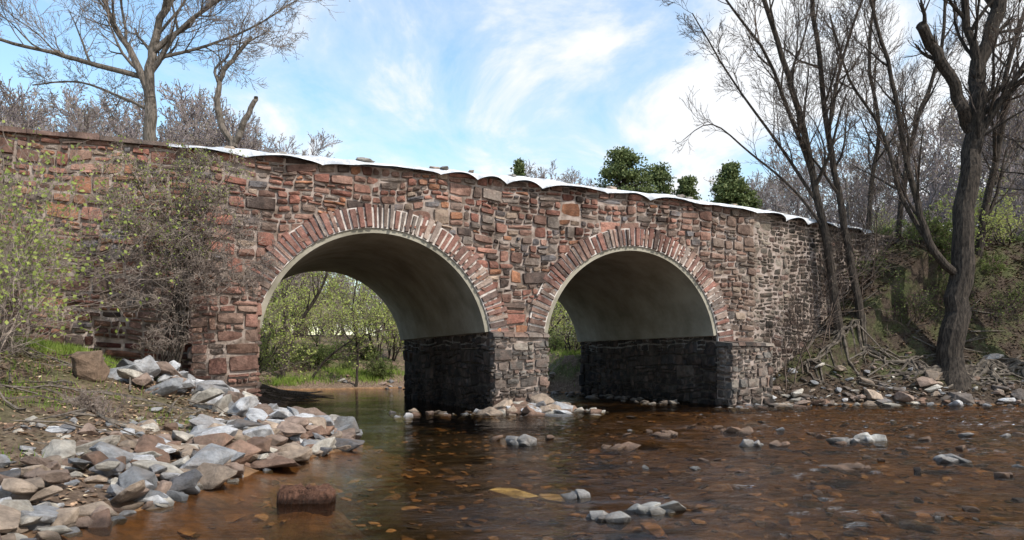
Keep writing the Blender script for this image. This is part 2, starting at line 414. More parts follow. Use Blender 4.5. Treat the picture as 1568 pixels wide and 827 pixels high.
ml_ = MB(); r1, r2 = RI-.14, RI-.013
for c in AC:
    n_ = 48; w0, w1 = -.02, D+.02
    a_s = math.asin((2.28-ZC)/r1)
    for i in range(n_):
        a0 = a_s+(math.pi-2*a_s)*i/n_; a1 = a_s+(math.pi-2*a_s)*(i+1)/n_
        P = lambda r_, a, w_: Lc(c+r_*math.cos(a), w_, ZC+r_*math.sin(a))
        for k in range(10):
            wa = w0+(w1-w0)*k/10; wb = w0+(w1-w0)*(k+1)/10
            ml_.add([P(r1,a0,wa),P(r1,a1,wa),P(r1,a1,wb),P(r1,a0,wb)], [(0,1,2,3)])
        ml_.add([P(r1,a0,w0),P(r1,a1,w0),P(r2,a1,w0),P(r2,a0,w0)], [(0,1,2,3)])
        ml_.add([P(r1,a0,w1),P(r1,a1,w1),P(r2,a1,w1),P(r2,a0,w1)], [(0,1,2,3)])
    for sg in (-1, 1):
        sa, sb = c+sg*r1*math.cos(a_s), c+sg*(RI-.005)
        ml_.add([Lc(sa,w0,2.28),Lc(sb,w0,2.28),Lc(sb,w1,2.28),Lc(sa,w1,2.28)], [(0,1,2,3)])
ml_.obj('arch_lining', [M_conc], parent=bridge)

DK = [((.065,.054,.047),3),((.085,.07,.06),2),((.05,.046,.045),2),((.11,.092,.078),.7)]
GP = [((.20,.165,.14),3),((.15,.135,.12),3),((.22,.15,.12),1.5),((.25,.215,.18),1),((.10,.085,.075),2)]
def colfac(pal, wet=.7):
    def f(s, z, rg):
        c = pick(rg, pal)
        k = 1.0 if z > wet else (.35+.65*max(0, z)/max(wet, .01))
        return vary(c, k)
    return f
mb_ = MB(); ms = MB()
def block(s0, s1, w0, w1, z1, pal, big=.85, wet=.5):
    box(mb_, s0, s1, w0, w1, -1.2, z1-.02)
    t = lambda s: z1
    stones(ms, Lc(0, w0, 0), U, N, s0-.05, s1+.05, -.5, t, colfac(pal, wet), rg, gap=.007, warp=.05, big=big)
    stones(ms, Lc(s0, w0, 0), DW, NS, -.05, w1-w0, -.5, t, colfac(pal, wet), rg, gap=.007, warp=.05, big=big)
    stones(ms, Lc(s1, w0, 0), DW, U, -.05, w1-w0, -.5, t, colfac(pal, wet), rg, gap=.007, warp=.05, big=big)
    a = s0-.07
    while a < s1+.06:
        b2 = min(a+rg.uniform(.25, .5), s1+.07)
        if b2-a > .08:
            zz = z1+rg.uniform(.05, .1); g_ = .008
            v = [Lc(a+g_,w0-.09,z1-.01),Lc(b2-g_,w0-.09,z1-.01),Lc(b2-g_,w1,z1-.01),Lc(a+g_,w1,z1-.01),
                 Lc(a+g_+.01,w0-.05,zz),Lc(b2-g_-.01,w0-.05,zz),Lc(b2-g_,w1,zz+.08),Lc(a+g_,w1,zz+.08)]
            ms.add(v, [(0,1,5,4),(1,2,6,5),(2,3,7,6),(3,0,4,7),(4,5,6,7)], pick(rg, pal))
        a = b2
PP = [((.30,.16,.125),3),((.26,.152,.12),3),((.32,.215,.17),2),((.22,.175,.15),1.5),((.36,.225,.17),1)]
block(-8.5, AC[0]-RI+.02, -.7, -.005, 3.3, PP, 1.05, .01)
block(AC[0]+RI-.0, AC[1]-RI+.0, -.3, -.005, 2.15, GP, .8, .8)
block(AC[1]+RI-.02, 8.95, -.75, -.005, 1.95, GP, .8, .8)
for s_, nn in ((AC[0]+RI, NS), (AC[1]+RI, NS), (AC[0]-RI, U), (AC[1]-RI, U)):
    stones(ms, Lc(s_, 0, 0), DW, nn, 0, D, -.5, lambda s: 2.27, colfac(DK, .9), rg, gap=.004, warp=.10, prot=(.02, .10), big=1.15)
mb_.obj('pier_cores', [M_mortar], parent=bridge); ms.obj('pier_stones', [M_stone], parent=bridge)

wa = math.radians(30.5); WU = (math.cos(wa), math.sin(wa), 0); WN = (math.sin(wa), -math.cos(wa), 0)
W0 = Vector(Lc(8.88, 0, 0)); WL = 9.2
wtop = lambda s: top(8.88+s)-.0
mw = MB(); n_ = 20
for i in range(n_):
    a, b_ = WL*i/n_, WL*(i+1)/n_
    def P(s, o, z): return tuple(W0+Vector(WU)*s-Vector(WN)*o+Vector((0,0,z)))
    v = [P(a,0,-1.2),P(b_,0,-1.2),P(b_,0,wtop(b_)-.04),P(a,0,wtop(a)-.04),P(a,.6,-1.2),P(b_,.6,-1.2),P(b_,.6,wtop(b_)-.04),P(a,.6,wtop(a)-.04)]
    mw.add(v, [(0,1,2,3),(5,4,7,6),(3,2,6,7)]+([(1,5,6,2)] if i == n_-1 else []))
mw.obj('wing_wall_core', [M_mortar], parent=bridge)
def wingcol(s, z, rg):
    c = pick(rg, [((.25,.21,.165),3),((.20,.17,.135),3),((.27,.23,.19),1.6),((.13,.11,.09),1.5),((.24,.16,.13),1)])
    st = float(fbm(s*2.2+9, z*.25, 3, 21)); return vary(c, .30 if st < .46 else .95)  # dark vertical streaks in the stone colour stand for tree shadows
mw = MB(); stones(mw, W0, WU, WN, 0, WL, 0, wtop, wingcol, rg, prot=(.005, .03), big=.8, gap=.006)
mw.obj('wing_wall_stones', [M_stone], parent=bridge)

mc = MB(); a = -20.8
while a < -8.2:
    b_ = a+rg.uniform(.4, .9); t0, t1 = top(a), top(b_); h = rg.uniform(.06, .12)
    v = [Lc(a+.008,-.14,t0-.03),Lc(b_-.008,-.14,t1-.03),Lc(b_-.008,.65,t1-.03),Lc(a+.008,.65,t0-.03),
         Lc(a+.015,-.12,t0+h),Lc(b_-.015,-.12,t1+h),Lc(b_-.015,.63,t1+h),Lc(a+.015,.63,t0+h)]
    mc.add(v, [(0,1,5,4),(1,2,6,5),(2,3,7,6),(3,0,4,7),(4,5,6,7),(3,2,1,0)], pick(rg, [((.17,.11,.09),1),((.13,.10,.085),1)])); a = b_
mc.obj('coping_stones', [M_stone], parent=bridge)
def facept(s, w_, z):
    if s <= 8.88: return Lc(s, w_, z)
    d = s-8.88; return tuple(W0+Vector(WU)*d-Vector(WN)*w_+Vector((0,0,z)))
tarp = MB(); ss = np.arange(-9.0, 15.0, .045); rows = []
for s in ss:
    s = float(s); ph = s*1.7+1.9*math.sin(s*.47)+.9*math.sin(s*1.13+1)
    sc2 = abs(math.sin(ph))**.7
    bl = max(0, float(fbm(s*.8, 2, 3, 55))-.45)
    hang = .025+.13*(1-sc2)*(.4+float(vnoise(s*.9, 8, 4)))+.05*float(vnoise(s*1.7, 3, 9)); kick = .06+.17*sc2*(.3+float(vnoise(s*.6, 1, 19)))
    drop = .02*float(vnoise(s*.5, 5, 12))-.03
    pts = [(.62,-.02),(.45,.02+bl*.2),(.2,.03+bl*.3),(0,.03+bl*.3),(-.06,.02+bl*.2),(-.10-.4*kick,.008),(-.10-.7*kick,-.005-hang*.4),(-.10-.9*kick,-hang*.75),(-.10-kick,-hang-.02)]
    rows.append([facept(s, w_+(.0 if k < 4 else .02*(float(vnoise(s*6, k, 7))-.5)), top(s)-drop+z+.015*(float(vnoise(s*3+k*.7, k*.9, 77))-.5)) for k, (w_, z) in enumerate(pts)])
nr = 9; vs = [p for r_ in rows for p in r_]
tarp.add(vs, [(i*nr+k, (i+1)*nr+k, (i+1)*nr+k+1, i*nr+k+1) for i in range(len(rows)-1) for k in range(nr-1)])
tarp.obj('tarp_cover', [M_tarp], smooth=True)

# ---------------------------------------------------------------- rocks
def rock_variant(seed):
    rg = random.Random(seed); bm = bmesh.new()
    for i in range(15):
        v = Vector((rg.gauss(0,1), rg.gauss(0,1), rg.gauss(0,1))).normalized()
        v = Vector([math.copysign(abs(x)**.8, x) for x in v])*rg.uniform(.68, 1.0)
        bm.verts.new((v.x*.6, v.y*.6, v.z*.6))
    r_ = bmesh.ops.convex_hull(bm, input=bm.verts)
    bmesh.ops.delete(bm, geom=[g_ for g_ in r_['geom_interior'] if isinstance(g_, bmesh.types.BMVert)], context='VERTS')
    bmesh.ops.dissolve_limit(bm, angle_limit=math.radians(14), verts=bm.verts, edges=bm.edges)
    bmesh.ops.bevel(bm, geom=list(bm.edges), offset=.03, segments=1, affect='EDGES')
    bmesh.ops.triangulate(bm, faces=bm.faces)
    bmesh.ops.subdivide_edges(bm, edges=bm.edges, cuts=1)
    for v in bm.verts:
        n_ = mnoise.noise(v.co*2.2+Vector((seed,0,0)))*.5+mnoise.noise(v.co*5+Vector((0,seed,0)))*.4+mnoise.noise(v.co*11)*.25
        v.co += v.co.normalized()*.085*n_
    bm.verts.index_update(); bm.verts.ensure_lookup_table()
    out = (np.array([v.co[:] for v in bm.verts]), [tuple(v.index for v in f.verts) for f in bm.faces]); bm.free(); return out
RV = [rock_variant(100+i) for i in range(22)]
RP = [((.26,.265,.275),2.6),((.50,.50,.51),2.6),((.28,.205,.165),2.4),((.36,.28,.215),2.6),((.48,.44,.38),2.4),((.16,.155,.16),1.2),((.23,.145,.105),2)]
def add_rock(mb, pos, size, rg, col=None, tilt=.35):
    v, f = RV[rg.randrange(len(RV))]
    M = (Matrix.Rotation(rg.uniform(0, 6.28), 3, 'Z')@Matrix.Rotation(rg.uniform(-tilt, tilt), 3, 'X')@Matrix.Rotation(rg.uniform(-tilt, tilt), 3, 'Y'))
    A = (v*np.array(size))@np.array(M).T+np.array(pos)
    mb.add([tuple(x) for x in A], f, col or pick(rg, RP))
rg = random.Random(21)
rk = MB(); n_ = 0
while n_ < 1150:
    Y = rg.uniform(4.6, 17.6); xsh = float(np.interp(Y, LSY, LSX))
    dd = abs(rg.gauss(0, 1))*1.25-.15
    lim = 3.1 if Y < 14 else 2.0
    if dd > lim: continue
    X = xsh-dd
    r_ = rg.random(); sz = rg.uniform(.32, .56) if (r_ < .15 and dd < 1.5) else (rg.uniform(.17, .32) if r_ < .42 and dd < 2.2 else rg.uniform(.05, .17))
    if Y < 8: sz *= .75
    z = H(X, Y)+sz*.08+(max(0, .20-abs(dd-.6)*.2)*rg.random() if sz > .2 else 0)
    add_rock(rk, (X, Y, z), (sz*rg.uniform(1,1.6), sz*rg.uniform(.7,1.1), sz*rg.uniform(.35,.7)), rg, tilt=.4); n_ += 1
for i in range(85):
    t = rg.random(); X = -7.2+4.0*t+rg.uniform(-.4,.4); Y = 14.3-1.2*t+rg.uniform(-1,1.4); sz = rg.uniform(.22, .66)
    add_rock(rk, (X, Y, max(H(X, Y), 0)+rg.uniform(.03,.28)), (sz*1.3, sz*.9, sz*.55), rg, tilt=.6, col=pick(rg, RP[:2]+[RP[1], RP[2], RP[4]]))
rk.obj('riprap_rocks', [M_rock])
rk = MB()
for i in range(150):
    if rg.random() < .72: s = rg.gauss(.55, .95); w_ = -.3-abs(rg.gauss(0, .75)); sz = rg.choice([rg.uniform(.12,.3), rg.uniform(.3,.65)])
    else: s = rg.uniform(-3.6, -.6); w_ = rg.gauss(-.2, .6); sz = rg.uniform(.1, .4)
    if s > 2.9: continue
    p = Lc(s, w_, 0); near = max(0, 1-abs(s-.4)/1.7)*max(0, 1-abs(w_+.6)/1.1)
    add_rock(rk, (p[0], p[1], -.06+.5*near*rg.uniform(.2,1)), (sz*1.4, sz, sz*rg.uniform(.45,.8)), rg, tilt=.5)
rk.obj('pier_rocks', [M_rock])
rk = MB()
for i in range(680):
    X = rg.uniform(8.0, 25); dd = abs(rg.gauss(0, .9))-.35+.4*mnoise.noise((X*.6, 0, 0))
    Y = 24.4+dd; r_ = rg.random(); sz = rg.uniform(.3, .6) if r_ < .10 else (rg.uniform(.15,.3) if r_ < .5 else rg.uniform(.06,.16))
    add_rock(rk, (X, Y, max(H(X, Y), -.08)+sz*.12), (sz*1.5, sz, sz*rg.uniform(.4,.7)), rg, tilt=.4, col=pick(rg, RP+[((.15,.125,.11),8)]))
for i in range(50):
    s = rg.uniform(6.4, 9.6); w_ = rg.uniform(-1.9, -.7); p = Lc(s, w_, 0); sz = rg.uniform(.1,.45)
    add_rock(rk, (p[0], p[1], max(-.08, H(p[0],p[1]))+.02), (sz*1.4, sz, sz*.6), rg, col=pick(rg, RP+[((.15,.125,.11),5)]))
for i in range(70):
    p = Lc(rg.uniform(5.6, 7.2), rg.uniform(1, 12), 0); sz = rg.uniform(.1,.4)
    add_rock(rk, (p[0], p[1], max(-.05, H(p[0],p[1]))+.03), (sz*1.3, sz, sz*.6), rg, col=pick(rg, [((.2,.16,.13),1),((.28,.24,.20),1)]))
for i in range(120):
    X = rg.uniform(-9, 1); Y = rg.uniform(32, 40)
    if -.25 < H(X, Y) < .6: sz = rg.uniform(.1,.4); add_rock(rk, (X, Y, max(-.05, H(X, Y))+.03), (sz*1.5, sz, sz*.6), rg)
rk.obj('shoreline_rocks', [M_rock])
WHT = (.56,.53,.48); GRY = (.34,.32,.30); BRN = (.22,.14,.095)
for (px, py, wd, hf, col) in [(800,680,45,.42,GRY),(842,671,22,.3,BRN),(1018,666,46,.15,BRN),(1130,662,46,.18,BRN),(1150,682,32,.4,GRY),
    (1190,682,28,.4,BRN),(1198,660,18,.35,GRY),(1335,675,44,.28,WHT),(1292,678,40,.25,GRY),(1415,674,20,.28,BRN),(1452,706,52,.2,GRY),
    (1404,722,16,.6,(.06,.045,.04)),(1298,718,58,.10,BRN),(1535,730,28,.28,BRN),(932,796,54,.36,GRY),(880,760,44,.32,GRY),(1003,783,84,.17,WHT),
    (1436,796,14,.4,GRY),(988,717,12,.3,GRY),(1065,718,16,.3,GRY),(1100,656,20,.25,BRN),(760,672,24,.2,BRN),(1560,715,20,.2,GRY),(1245,740,14,.3,BRN),
    (950,686,50,.10,BRN),(1380,690,18,.2,BRN),(1480,668,22,.25,GRY),(1240,664,16,.25,BRN),(1350,705,14,.3,BRN)]:
    p = wz(px, py, 0); sc = wd*p[1]/F
    r_ = MB(); k = 1 if wd < 26 else 6
    for j in range(k):
        if k == 1: add_rock(r_, (p[0], p[1], 0.01), (sc*1.1, sc*.8, sc*hf*1.7), rg, tilt=.3, col=vary(col, rg.uniform(.7,1.1)))
        else:
            s2 = sc*(rg.uniform(.6, .8) if j < 2 else rg.uniform(.18, .4)); off = rg.uniform(-.45,.45)*sc if j > 1 else (-.2+.4*j)*sc
            add_rock(r_, (p[0]+off, p[1]+rg.uniform(-.25,.25)*sc, .012), (s2*1.25, s2*.9, max(.05, min(s2*.8, sc*hf*1.6*rg.uniform(.8,1.2)))), rg, tilt=.3, col=vary(col, rg.uniform(.65,1.15)))
    r_.obj('river_rock', [M_rock])
rk = MB()   # small stones just breaking the surface in the shallows
for i in range(110):
    Y = rg.uniform(6.2, 20); X = rg.uniform(.12*Y, .72*Y); sz = rg.uniform(.04, .13)*(1+Y/25)
    if mnoise.noise((X*.5, Y*.5, 2)) < -.05: continue
    add_rock(rk, (X, Y, rg.uniform(-.02, .01)), (sz*1.5, sz, sz*.55), rg, tilt=.3, col=pick(rg, [(BRN,3),(GRY,1),((.12,.085,.06),2)]))
rk.obj('shallows_stones', [M_rock])
rk = MB()
for (px, py, wd, col) in [(782,748,92,(.66,.58,.33)),(848,757,54,(.46,.37,.24)),(1000,803,64,(.42,.23,.09)),(925,688,60,(.34,.18,.095)),(1210,790,50,(.3,.17,.08)),(1100,740,50,(.28,.17,.08)),(1330,780,70,(.3,.18,.1))]:
    p = wz(px, py, -.03); sc = wd*p[1]/F
    add_rock(rk, (p[0], p[1], -.08), (sc*1.05, sc*.55, .10), rg, tilt=.03, col=col)
n_ = 0
while n_ < 2600:
    Y = 4.5+20*rg.random()**1.3; X = rg.uniform(-3.2, .9*Y+1)
    z = H(X, Y)
    if z > -.02 or z < -.6: continue
    sz = rg.uniform(.05, .17)*(2.0 if rg.random() < .10 else 1)
    add_rock(rk, (X, Y, min(z+.01, -.06-sz*.12)), (sz*1.3, sz, sz*.35), rg, tilt=.15, col=pick(rg, [((.27,.155,.075),3),((.15,.09,.046),3),((.36,.23,.13),1.3),((.09,.066,.042),2)])); n_ += 1
rk.obj('riverbed_cobbles', [M_bed])
rk = MB()
for px, sz in ((555,.34),(565,.28),(668,.32),(680,.25),(722,.2),(783,.2),(870,.25),(883,.22),(940,.32),(1040,.28),(1055,.2),(1125,.26),(1180,.22),(1212,.25),(1240,.25),(1262,.22),(430,.22),(352,.22)):
    u = (px-784)/F; Yd = Y0/(1-u*math.tan(TH)); s = u*Yd/CT
    p = facept(s, rg.uniform(-.05,.12), top(s)+.09); add_rock(rk, p, (sz*1.5, sz, sz*.45), rg, col=pick(rg, [((.36,.29,.23),1),((.40,.37,.33),1)]), tilt=.15)
rk.obj('tarp_weight_stones', [M_rock])

# ---------------------------------------------------------------- stump block in the water
p = SB; st = MB(); ns = 72; vs = []; rr_ = random.Random(8)
def sr(a):
    c_, s_ = math.cos(a), math.sin(a); return 1/((abs(c_/.285)**6+abs(s_/.16)**6)**(1/6))
tops = [.125+.05*mnoise.noise((math.cos(2*math.pi*i/ns)*2.5, math.sin(2*math.pi*i/ns)*2.5, 1)) for i in range(ns)]
for k, z in enumerate((-.15, -.02, .035, .085, 1)):
    for i in range(ns):
        a = 2*math.pi*i/ns; r_ = sr(a)*(1+.14*mnoise.noise((math.cos(a)*1.7, math.sin(a)*1.7, 4))+.045*rr_.uniform(-1, 1))*(.97, 1, 1, 1, .96)[k]
        zz = tops[i] if k == 4 else z
        vs.append((p[0]+r_*math.cos(a), p[1]+r_*math.sin(a), zz+(rr_.uniform(-.014,.014) if k >= 2 else 0)))
fs = [(k*ns+i, k*ns+(i+1) % ns, (k+1)*ns+(i+1) % ns, (k+1)*ns+i) for k in range(4) for i in range(ns)]
for k2, f_ in enumerate((.75, .45, .15)):
    for i in range(ns):
        b0 = vs[4*ns+i]; vs.append((p[0]+(b0[0]-p[0])*f_, p[1]+(b0[1]-p[1])*f_, .125+rr_.uniform(-.035, .02)))
fs += [((4+k)*ns+i, (4+k)*ns+(i+1) % ns, (5+k)*ns+(i+1) % ns, (5+k)*ns+i) for k in range(3) for i in range(ns)]
fs.append(tuple(7*ns+i for i in range(ns)))
st.add(vs, fs, (.21, .105, .068))
M_stump = attr_mat('rotten_wood', 22, .10, 1.8, 1, .08, wet=True, wetk=.25)
st.obj('tree_stump', [M_stump])

# ---------------------------------------------------------------- trees
class Tree:
    def __init__(s, seed, leaf=0, leafsize=.03, minr=.007):
        s.mb = MB(); s.rg = random.Random(seed); s.leaf = leaf; s.ls = leafsize; s.minr = minr
    def tube(s, pts, rad, mat=0):
        n = len(pts); k = 10 if rad[0] > .12 else (6 if rad[0] > .05 else (4 if rad[0] > .02 else 3))
        vs = []; prev = None
        for i in range(n):
            d = (pts[min(i+1, n-1)]-pts[max(i-1, 0)]).normalized()
            if prev is None: u = d.cross(Vector((.3, .9, .2))).normalized()
            else: u = (prev-d*prev.dot(d)).normalized()
            prev = u; v = d.cross(u)
            for j in range(k):
                a = 2*math.pi*j/k; rr = max(rad[i], s.minr*.6)
                if k == 10: rr *= 1+.13*mnoise.noise((pts[i].x*2+math.cos(a), pts[i].y*2+math.sin(a), pts[i].z*.8))
                vs.append(tuple(pts[i]+u*(math.cos(a)*rr)+v*(math.sin(a)*rr)))
        fs = [(i*k+j, i*k+(j+1) % k, (i+1)*k+(j+1) % k, (i+1)*k+j) for i in range(n-1) for j in range(k)]
        s.mb.add(vs, fs, mat=mat)
    def leafq(s, p, size):
        rg = s.rg; a = Vector((rg.gauss(0,1), rg.gauss(0,1), rg.gauss(0,1))).normalized()
        b_ = a.cross(Vector((rg.gauss(0,1), rg.gauss(0,1), rg.gauss(0,1)))).normalized()
        a = a*size*rg.uniform(.6, 1.3); b_ = b_*size*.42
        s.mb.add([tuple(p), tuple(p+a*.5+b_), tuple(p+a), tuple(p+a*.5-b_)], [(0,1,2,3)], mat=2)
    def grow(s, p, d, L, r, lvl, ns, trop=.12, wob=.16, ang=(25, 55), lr=(.45, .7)):
        rg = s.rg; seg = 6 if lvl == 0 else (5 if lvl == 1 else (4 if lvl == 2 else 3))
        pts = [p.copy()]; d = d.normalized(); dirs = [d]
        for i in range(seg):
            d = (d+Vector((rg.gauss(0,wob), rg.gauss(0,wob), rg.gauss(0,wob)+trop))).normalized()
            p = p+d*(L/seg); pts.append(p.copy()); dirs.append(d)
        rad = [r*(1-.72*i/seg) for i in range(seg+1)]
        s.tube(pts, rad, 0 if r > .03 else 1)
        s.kids(pts, dirs, rad, L, lvl, ns, trop, wob, ang, lr)
    def kids(s, pts, dirs, rad, L, lvl, ns, trop=.12, wob=.16, ang=(25, 55), lr=(.45, .7), t0=.18):
        rg = s.rg; seg = len(pts)-1
        if lvl >= len(ns):
            nl = int(s.leaf) + (1 if rg.random() < s.leaf-int(s.leaf) else 0)
            for _ in range(nl):
                t = rg.uniform(.2, 1)*seg; i = min(int(t), seg-1); q_ = pts[i].lerp(pts[i+1], t-i)
                s.leafq(q_+Vector((rg.gauss(0,.02), rg.gauss(0,.02), rg.gauss(0,.02))), s.ls)
            return
        n = ns[lvl]
        for c in range(n):
            t = (t0+(1-t0)*(c+rg.random())/n)*seg; i = min(int(t), seg-1); f = t-i
            q_ = pts[i].lerp(pts[i+1], f); d = dirs[i]; a = math.radians(rg.uniform(*ang))
            ax = d.cross(Vector((rg.gauss(0,1), rg.gauss(0,1), rg.gauss(0,1)))).normalized()
            nd_ = Matrix.Rotation(a, 3, ax)@d
            rr = max(s.minr, (rad[i]*(1-f)+rad[i+1]*f)*rg.uniform(.4, .62))
            s.grow(q_, nd_, L*rg.uniform(*lr)*(1.1-.45*t/seg), rr, lvl+1, ns, trop, wob, ang, lr)
    def limb(s, pts, r0, r1, ns, L=None, t0=.3, lvl=1, **k):
        P = [Vector(p) for p in pts]; out = []
        for i in range(len(P)-1):
            a = P[max(i-1,0)]; b_ = P[i]; c = P[i+1]; d = P[min(i+2, len(P)-1)]
            for j in range(4):
                t = j/4; out.append(.5*((2*b_)+(c-a)*t+(2*a-5*b_+4*c-d)*t*t+(3*b_-a-3*c+d)*t**3))
        out.append(P[-1]); n = len(out)
        out = [o+Vector((s.rg.gauss(0,.4*r1), s.rg.gauss(0,.4*r1), 0)) if 0 < i < n-1 else o for i, o in enumerate(out)]
        rad = [r0+(r1-r0)*(i/(n-1))**.8 for i in range(n)]
        s.tube(out, rad, 0 if r0 > .03 else 1)
        dirs = [(out[min(i+1,n-1)]-out[max(i-1,0)]).normalized() for i in range(n)]
        s.kids(out, dirs, rad, L, lvl-1 if lvl else 0, ns, t0=t0, **k)
        return out
    def obj(s, name, mats, parent=None): return s.mb.obj(name, mats, parent=parent)
def flare(t, p, r):
    base = Vector(p); g_ = [base+Vector((0,0,-.5)), base+Vector((0,0,.0)), base+Vector((0,0,.25)), base+Vector((0,0,.7))]
    t.tube(g_, [r*1.8, r*1.45, r*1.15, r*.9], 0)

TM = [M_bark, M_twig, M_bud]; KW = dict(lr=(.5, .78), wob=.13, ang=(20, 52))
rt = W
tA = Tree(1, .7, .035, .0085); b0 = rt(1287, 540, 26.2)
tA.limb([b0, rt(1275,430,26.2), rt(1252,300,26.1), rt(1222,170,26), rt(1190,60,25.8), rt(1150,-60,25.6), rt(1120,-170,25.4)], .18, .05, [13, 6, 5, 4], L=4.6, t0=.3, **KW)
flare(tA, b0, .17)
tA.limb([rt(1245,270,26.1), rt(1200,150,25.5), rt(1165,70,25), rt(1095,-20,24.6)], .09, .03, [8, 6, 5, 3], L=3.2, t0=.15, **KW)
tA.limb([rt(1252,310,26.1), rt(1195,225,26.2), rt(1120,120,26.4), rt(1060,20,26.6)], .07, .02, [9, 6, 5, 3], L=2.6, t0=.2, **KW)
tA.limb([rt(1262,350,26.1), rt(1215,290,26), rt(1150,235,25.8), rt(1090,190,25.6), rt(1045,215,25.6)], .06, .012, [7, 5, 3], L=2, t0=.15, **KW)
tA.obj('bare_tree', TM)
tB = Tree(2, .7, .035, .0085); b0 = rt(1325, 545, 26.4)
tB.limb([b0, rt(1308,430,26.4), rt(1288,320,26.3), rt(1268,200,26.2), rt(1252,60,26), rt(1235,-80,25.8), rt(1225,-180,25.6)], .16, .05, [12, 6, 5, 4], L=4.2, t0=.32, **KW)
tB.limb([rt(1270,190,26.2), rt(1290,90,26.4), rt(1330,-30,26.6)], .08, .03, [7, 6, 5, 3], L=3.2, t0=.15, **KW); flare(tB, b0, .15)
tB.obj('bare_tree', TM)
tC = Tree(3, .7, .035, .0085); b0 = rt(1456, 578, 25.5)
tC.limb([b0, rt(1462,480,25.6), rt(1474,380,25.7), rt(1484,260,25.8), rt(1496,150,25.9), rt(1518,40,26), rt(1545,-60,26.2), rt(1560,-180,26.3)], .46, .18, [10, 6, 5, 3], L=5.5, t0=.4, **KW)
flare(tC, b0, .40)
tC.limb([rt(1488,200,25.8), rt(1460,130,25.6), rt(1432,80,25.5), rt(1410,38,25.4)], .22, .17, [3, 5, 4], L=2.5, t0=.3, **KW)
tC.limb([rt(1500,130,25.9), rt(1482,40,25.8), rt(1470,-80,25.6)], .18, .1, [7, 6, 5, 3], L=4, t0=.2, **KW)
tC.limb([rt(1494,165,25.9), rt(1530,135,25.6), rt(1580,118,25.2), rt(1640,60,25)], .15, .07, [6, 6, 4, 3], L=3, t0=.2, **KW)
tC.limb([rt(1466,420,25.6), rt(1430,385,25.4), rt(1405,310,25.3), rt(1385,230,25.2), rt(1365,120,25), rt(1335,10,24.8), rt(1310,-90,24.7)], .15, .04, [10, 6, 5, 3], L=3.6, t0=.25, **KW)
tC.limb([rt(1425,375,25.4), rt(1380,300,25.8), rt(1350,200,26.2), rt(1300,120,26.5), rt(1270,20,27)], .09, .03, [9, 6, 4, 3], L=3.2, t0=.2, **KW)
tC.obj('bare_tree', TM)
tD = Tree(4, .7, .035, .009)
tD.limb([W(1490,470,29), W(1500,360,29), W(1530,220,29), W(1545,90,29), W(1600,-60,29)], .2, .06, [11, 6, 5, 3], L=5, t0=.25, **KW)
tD.obj('bare_tree', TM)
tD = Tree(24, .7, .035, .009)
tD.limb([W(1375,440,29), W(1378,320,29), W(1400,200,29), W(1440,80,29), W(1450,-60,29)], .13, .05, [11, 6, 5, 4], L=4.5, t0=.25, **KW)
tD.obj('bare_tree', TM)
tD = Tree(25, .7, .035, .009)
tD.limb([W(1325,480,31), W(1330,320,31), W(1345,200,31), W(1330,80,31), W(1350,-60,31)], .12, .05, [11, 6, 5, 4], L=4.5, t0=.3, **KW)
tD.obj('bare_tree', TM)
tG = Tree(14, .7, .04, .009)
tG.limb([W(1640,560,24.6), W(1650,380,24.6), W(1670,200,24.6), W(1700,0,24.6)], .35, .12, [12, 6, 5, 3], L=5.5, t0=.3, **KW)
tG.obj('bare_tree', TM)
rt_ = Tree(9, 0, 0, .01)
for (bx, by, n_, r0) in ((11.65, 26.1, 9, .055), (12.6, 26.2, 9, .055), (15.2, 25.5, 26, .085), (16.5, 25.6, 14, .07), (10.2, 25.6, 7, .045), (13.9, 25.8, 12, .055), (18, 25.6, 14, .06), (19.6, 25.8, 12, .06)):
    for i in range(n_):
        a = rt_.rg.uniform(-math.pi*1.05, math.pi*.05); q_ = Vector((bx, by, 0)); pts = []; L = rt_.rg.uniform(1.2, 3.6); r_ = r0*rt_.rg.uniform(.4, 1.2)
        nn = 14
        for k in range(nn):
            z = H(q_.x, q_.y); lift = (.12*(1-k/nn)**3)+.05*math.sin(k*1.3+i)+.02
            pts.append(Vector((q_.x, q_.y, max(z, -.05)+lift)))
            a += rt_.rg.gauss(0, .45); q_ = q_+Vector((math.cos(a), math.sin(a)*.35, 0))*(L/nn)
        rt_.tube(pts, [r_*(1-.7*k/nn) for k in range(nn)], 0)
rt_.obj('exposed_tree_roots', [M_root, M_root, M_bud])

tE = Tree(5, 1.2, .05, .0105); Yb = 33.0; b0 = W(236, 520, Yb)
EK = dict(lr=(.5, .76), wob=.14, ang=(22, 55))
tE.limb([b0, W(234,300,Yb), W(231,200,Yb), W(229,120,Yb), W(236,60,Yb), W(262,-10,Yb), W(300,-120,Yb)], .38, .10, [10, 6, 5, 4], L=6.5, t0=.5, **EK)
tE.limb([W(231,150,Yb), W(205,85,Yb), W(170,30,Yb+.5), W(140,-60,Yb+1)], .20, .07, [9, 6, 5, 4], L=5.5, t0=.2, **EK)
tE.limb([W(229,120,Yb), W(150,100,Yb), W(80,80,Yb-.5), W(0,60,Yb-1), W(-70,20,Yb-1)], .13, .05, [9, 6, 5, 4], L=4.8, t0=.2, **EK)
tE.limb([W(231,170,Yb), W(190,150,Yb), W(120,125,Yb+1), W(50,130,Yb+1)], .08, .03, [8, 6, 5, 3], L=3.5, t0=.2, **EK)
tE.limb([W(234,80,Yb), W(270,50,Yb), W(320,10,Yb), W(380,-30,Yb-.5)], .15, .05, [9, 6, 5, 4], L=5.2, t0=.2, **EK)
tE.limb([W(234,90,Yb), W(300,75,Yb), W(380,45,Yb), W(455,0,Yb)], .09, .03, [11, 6, 5, 4], L=4, t0=.2, **EK)
tE.obj('bare_tree', [M_barkL, M_twigL, M_bud])
tF = Tree(6, .8, .04, .009); Yf = 31.0
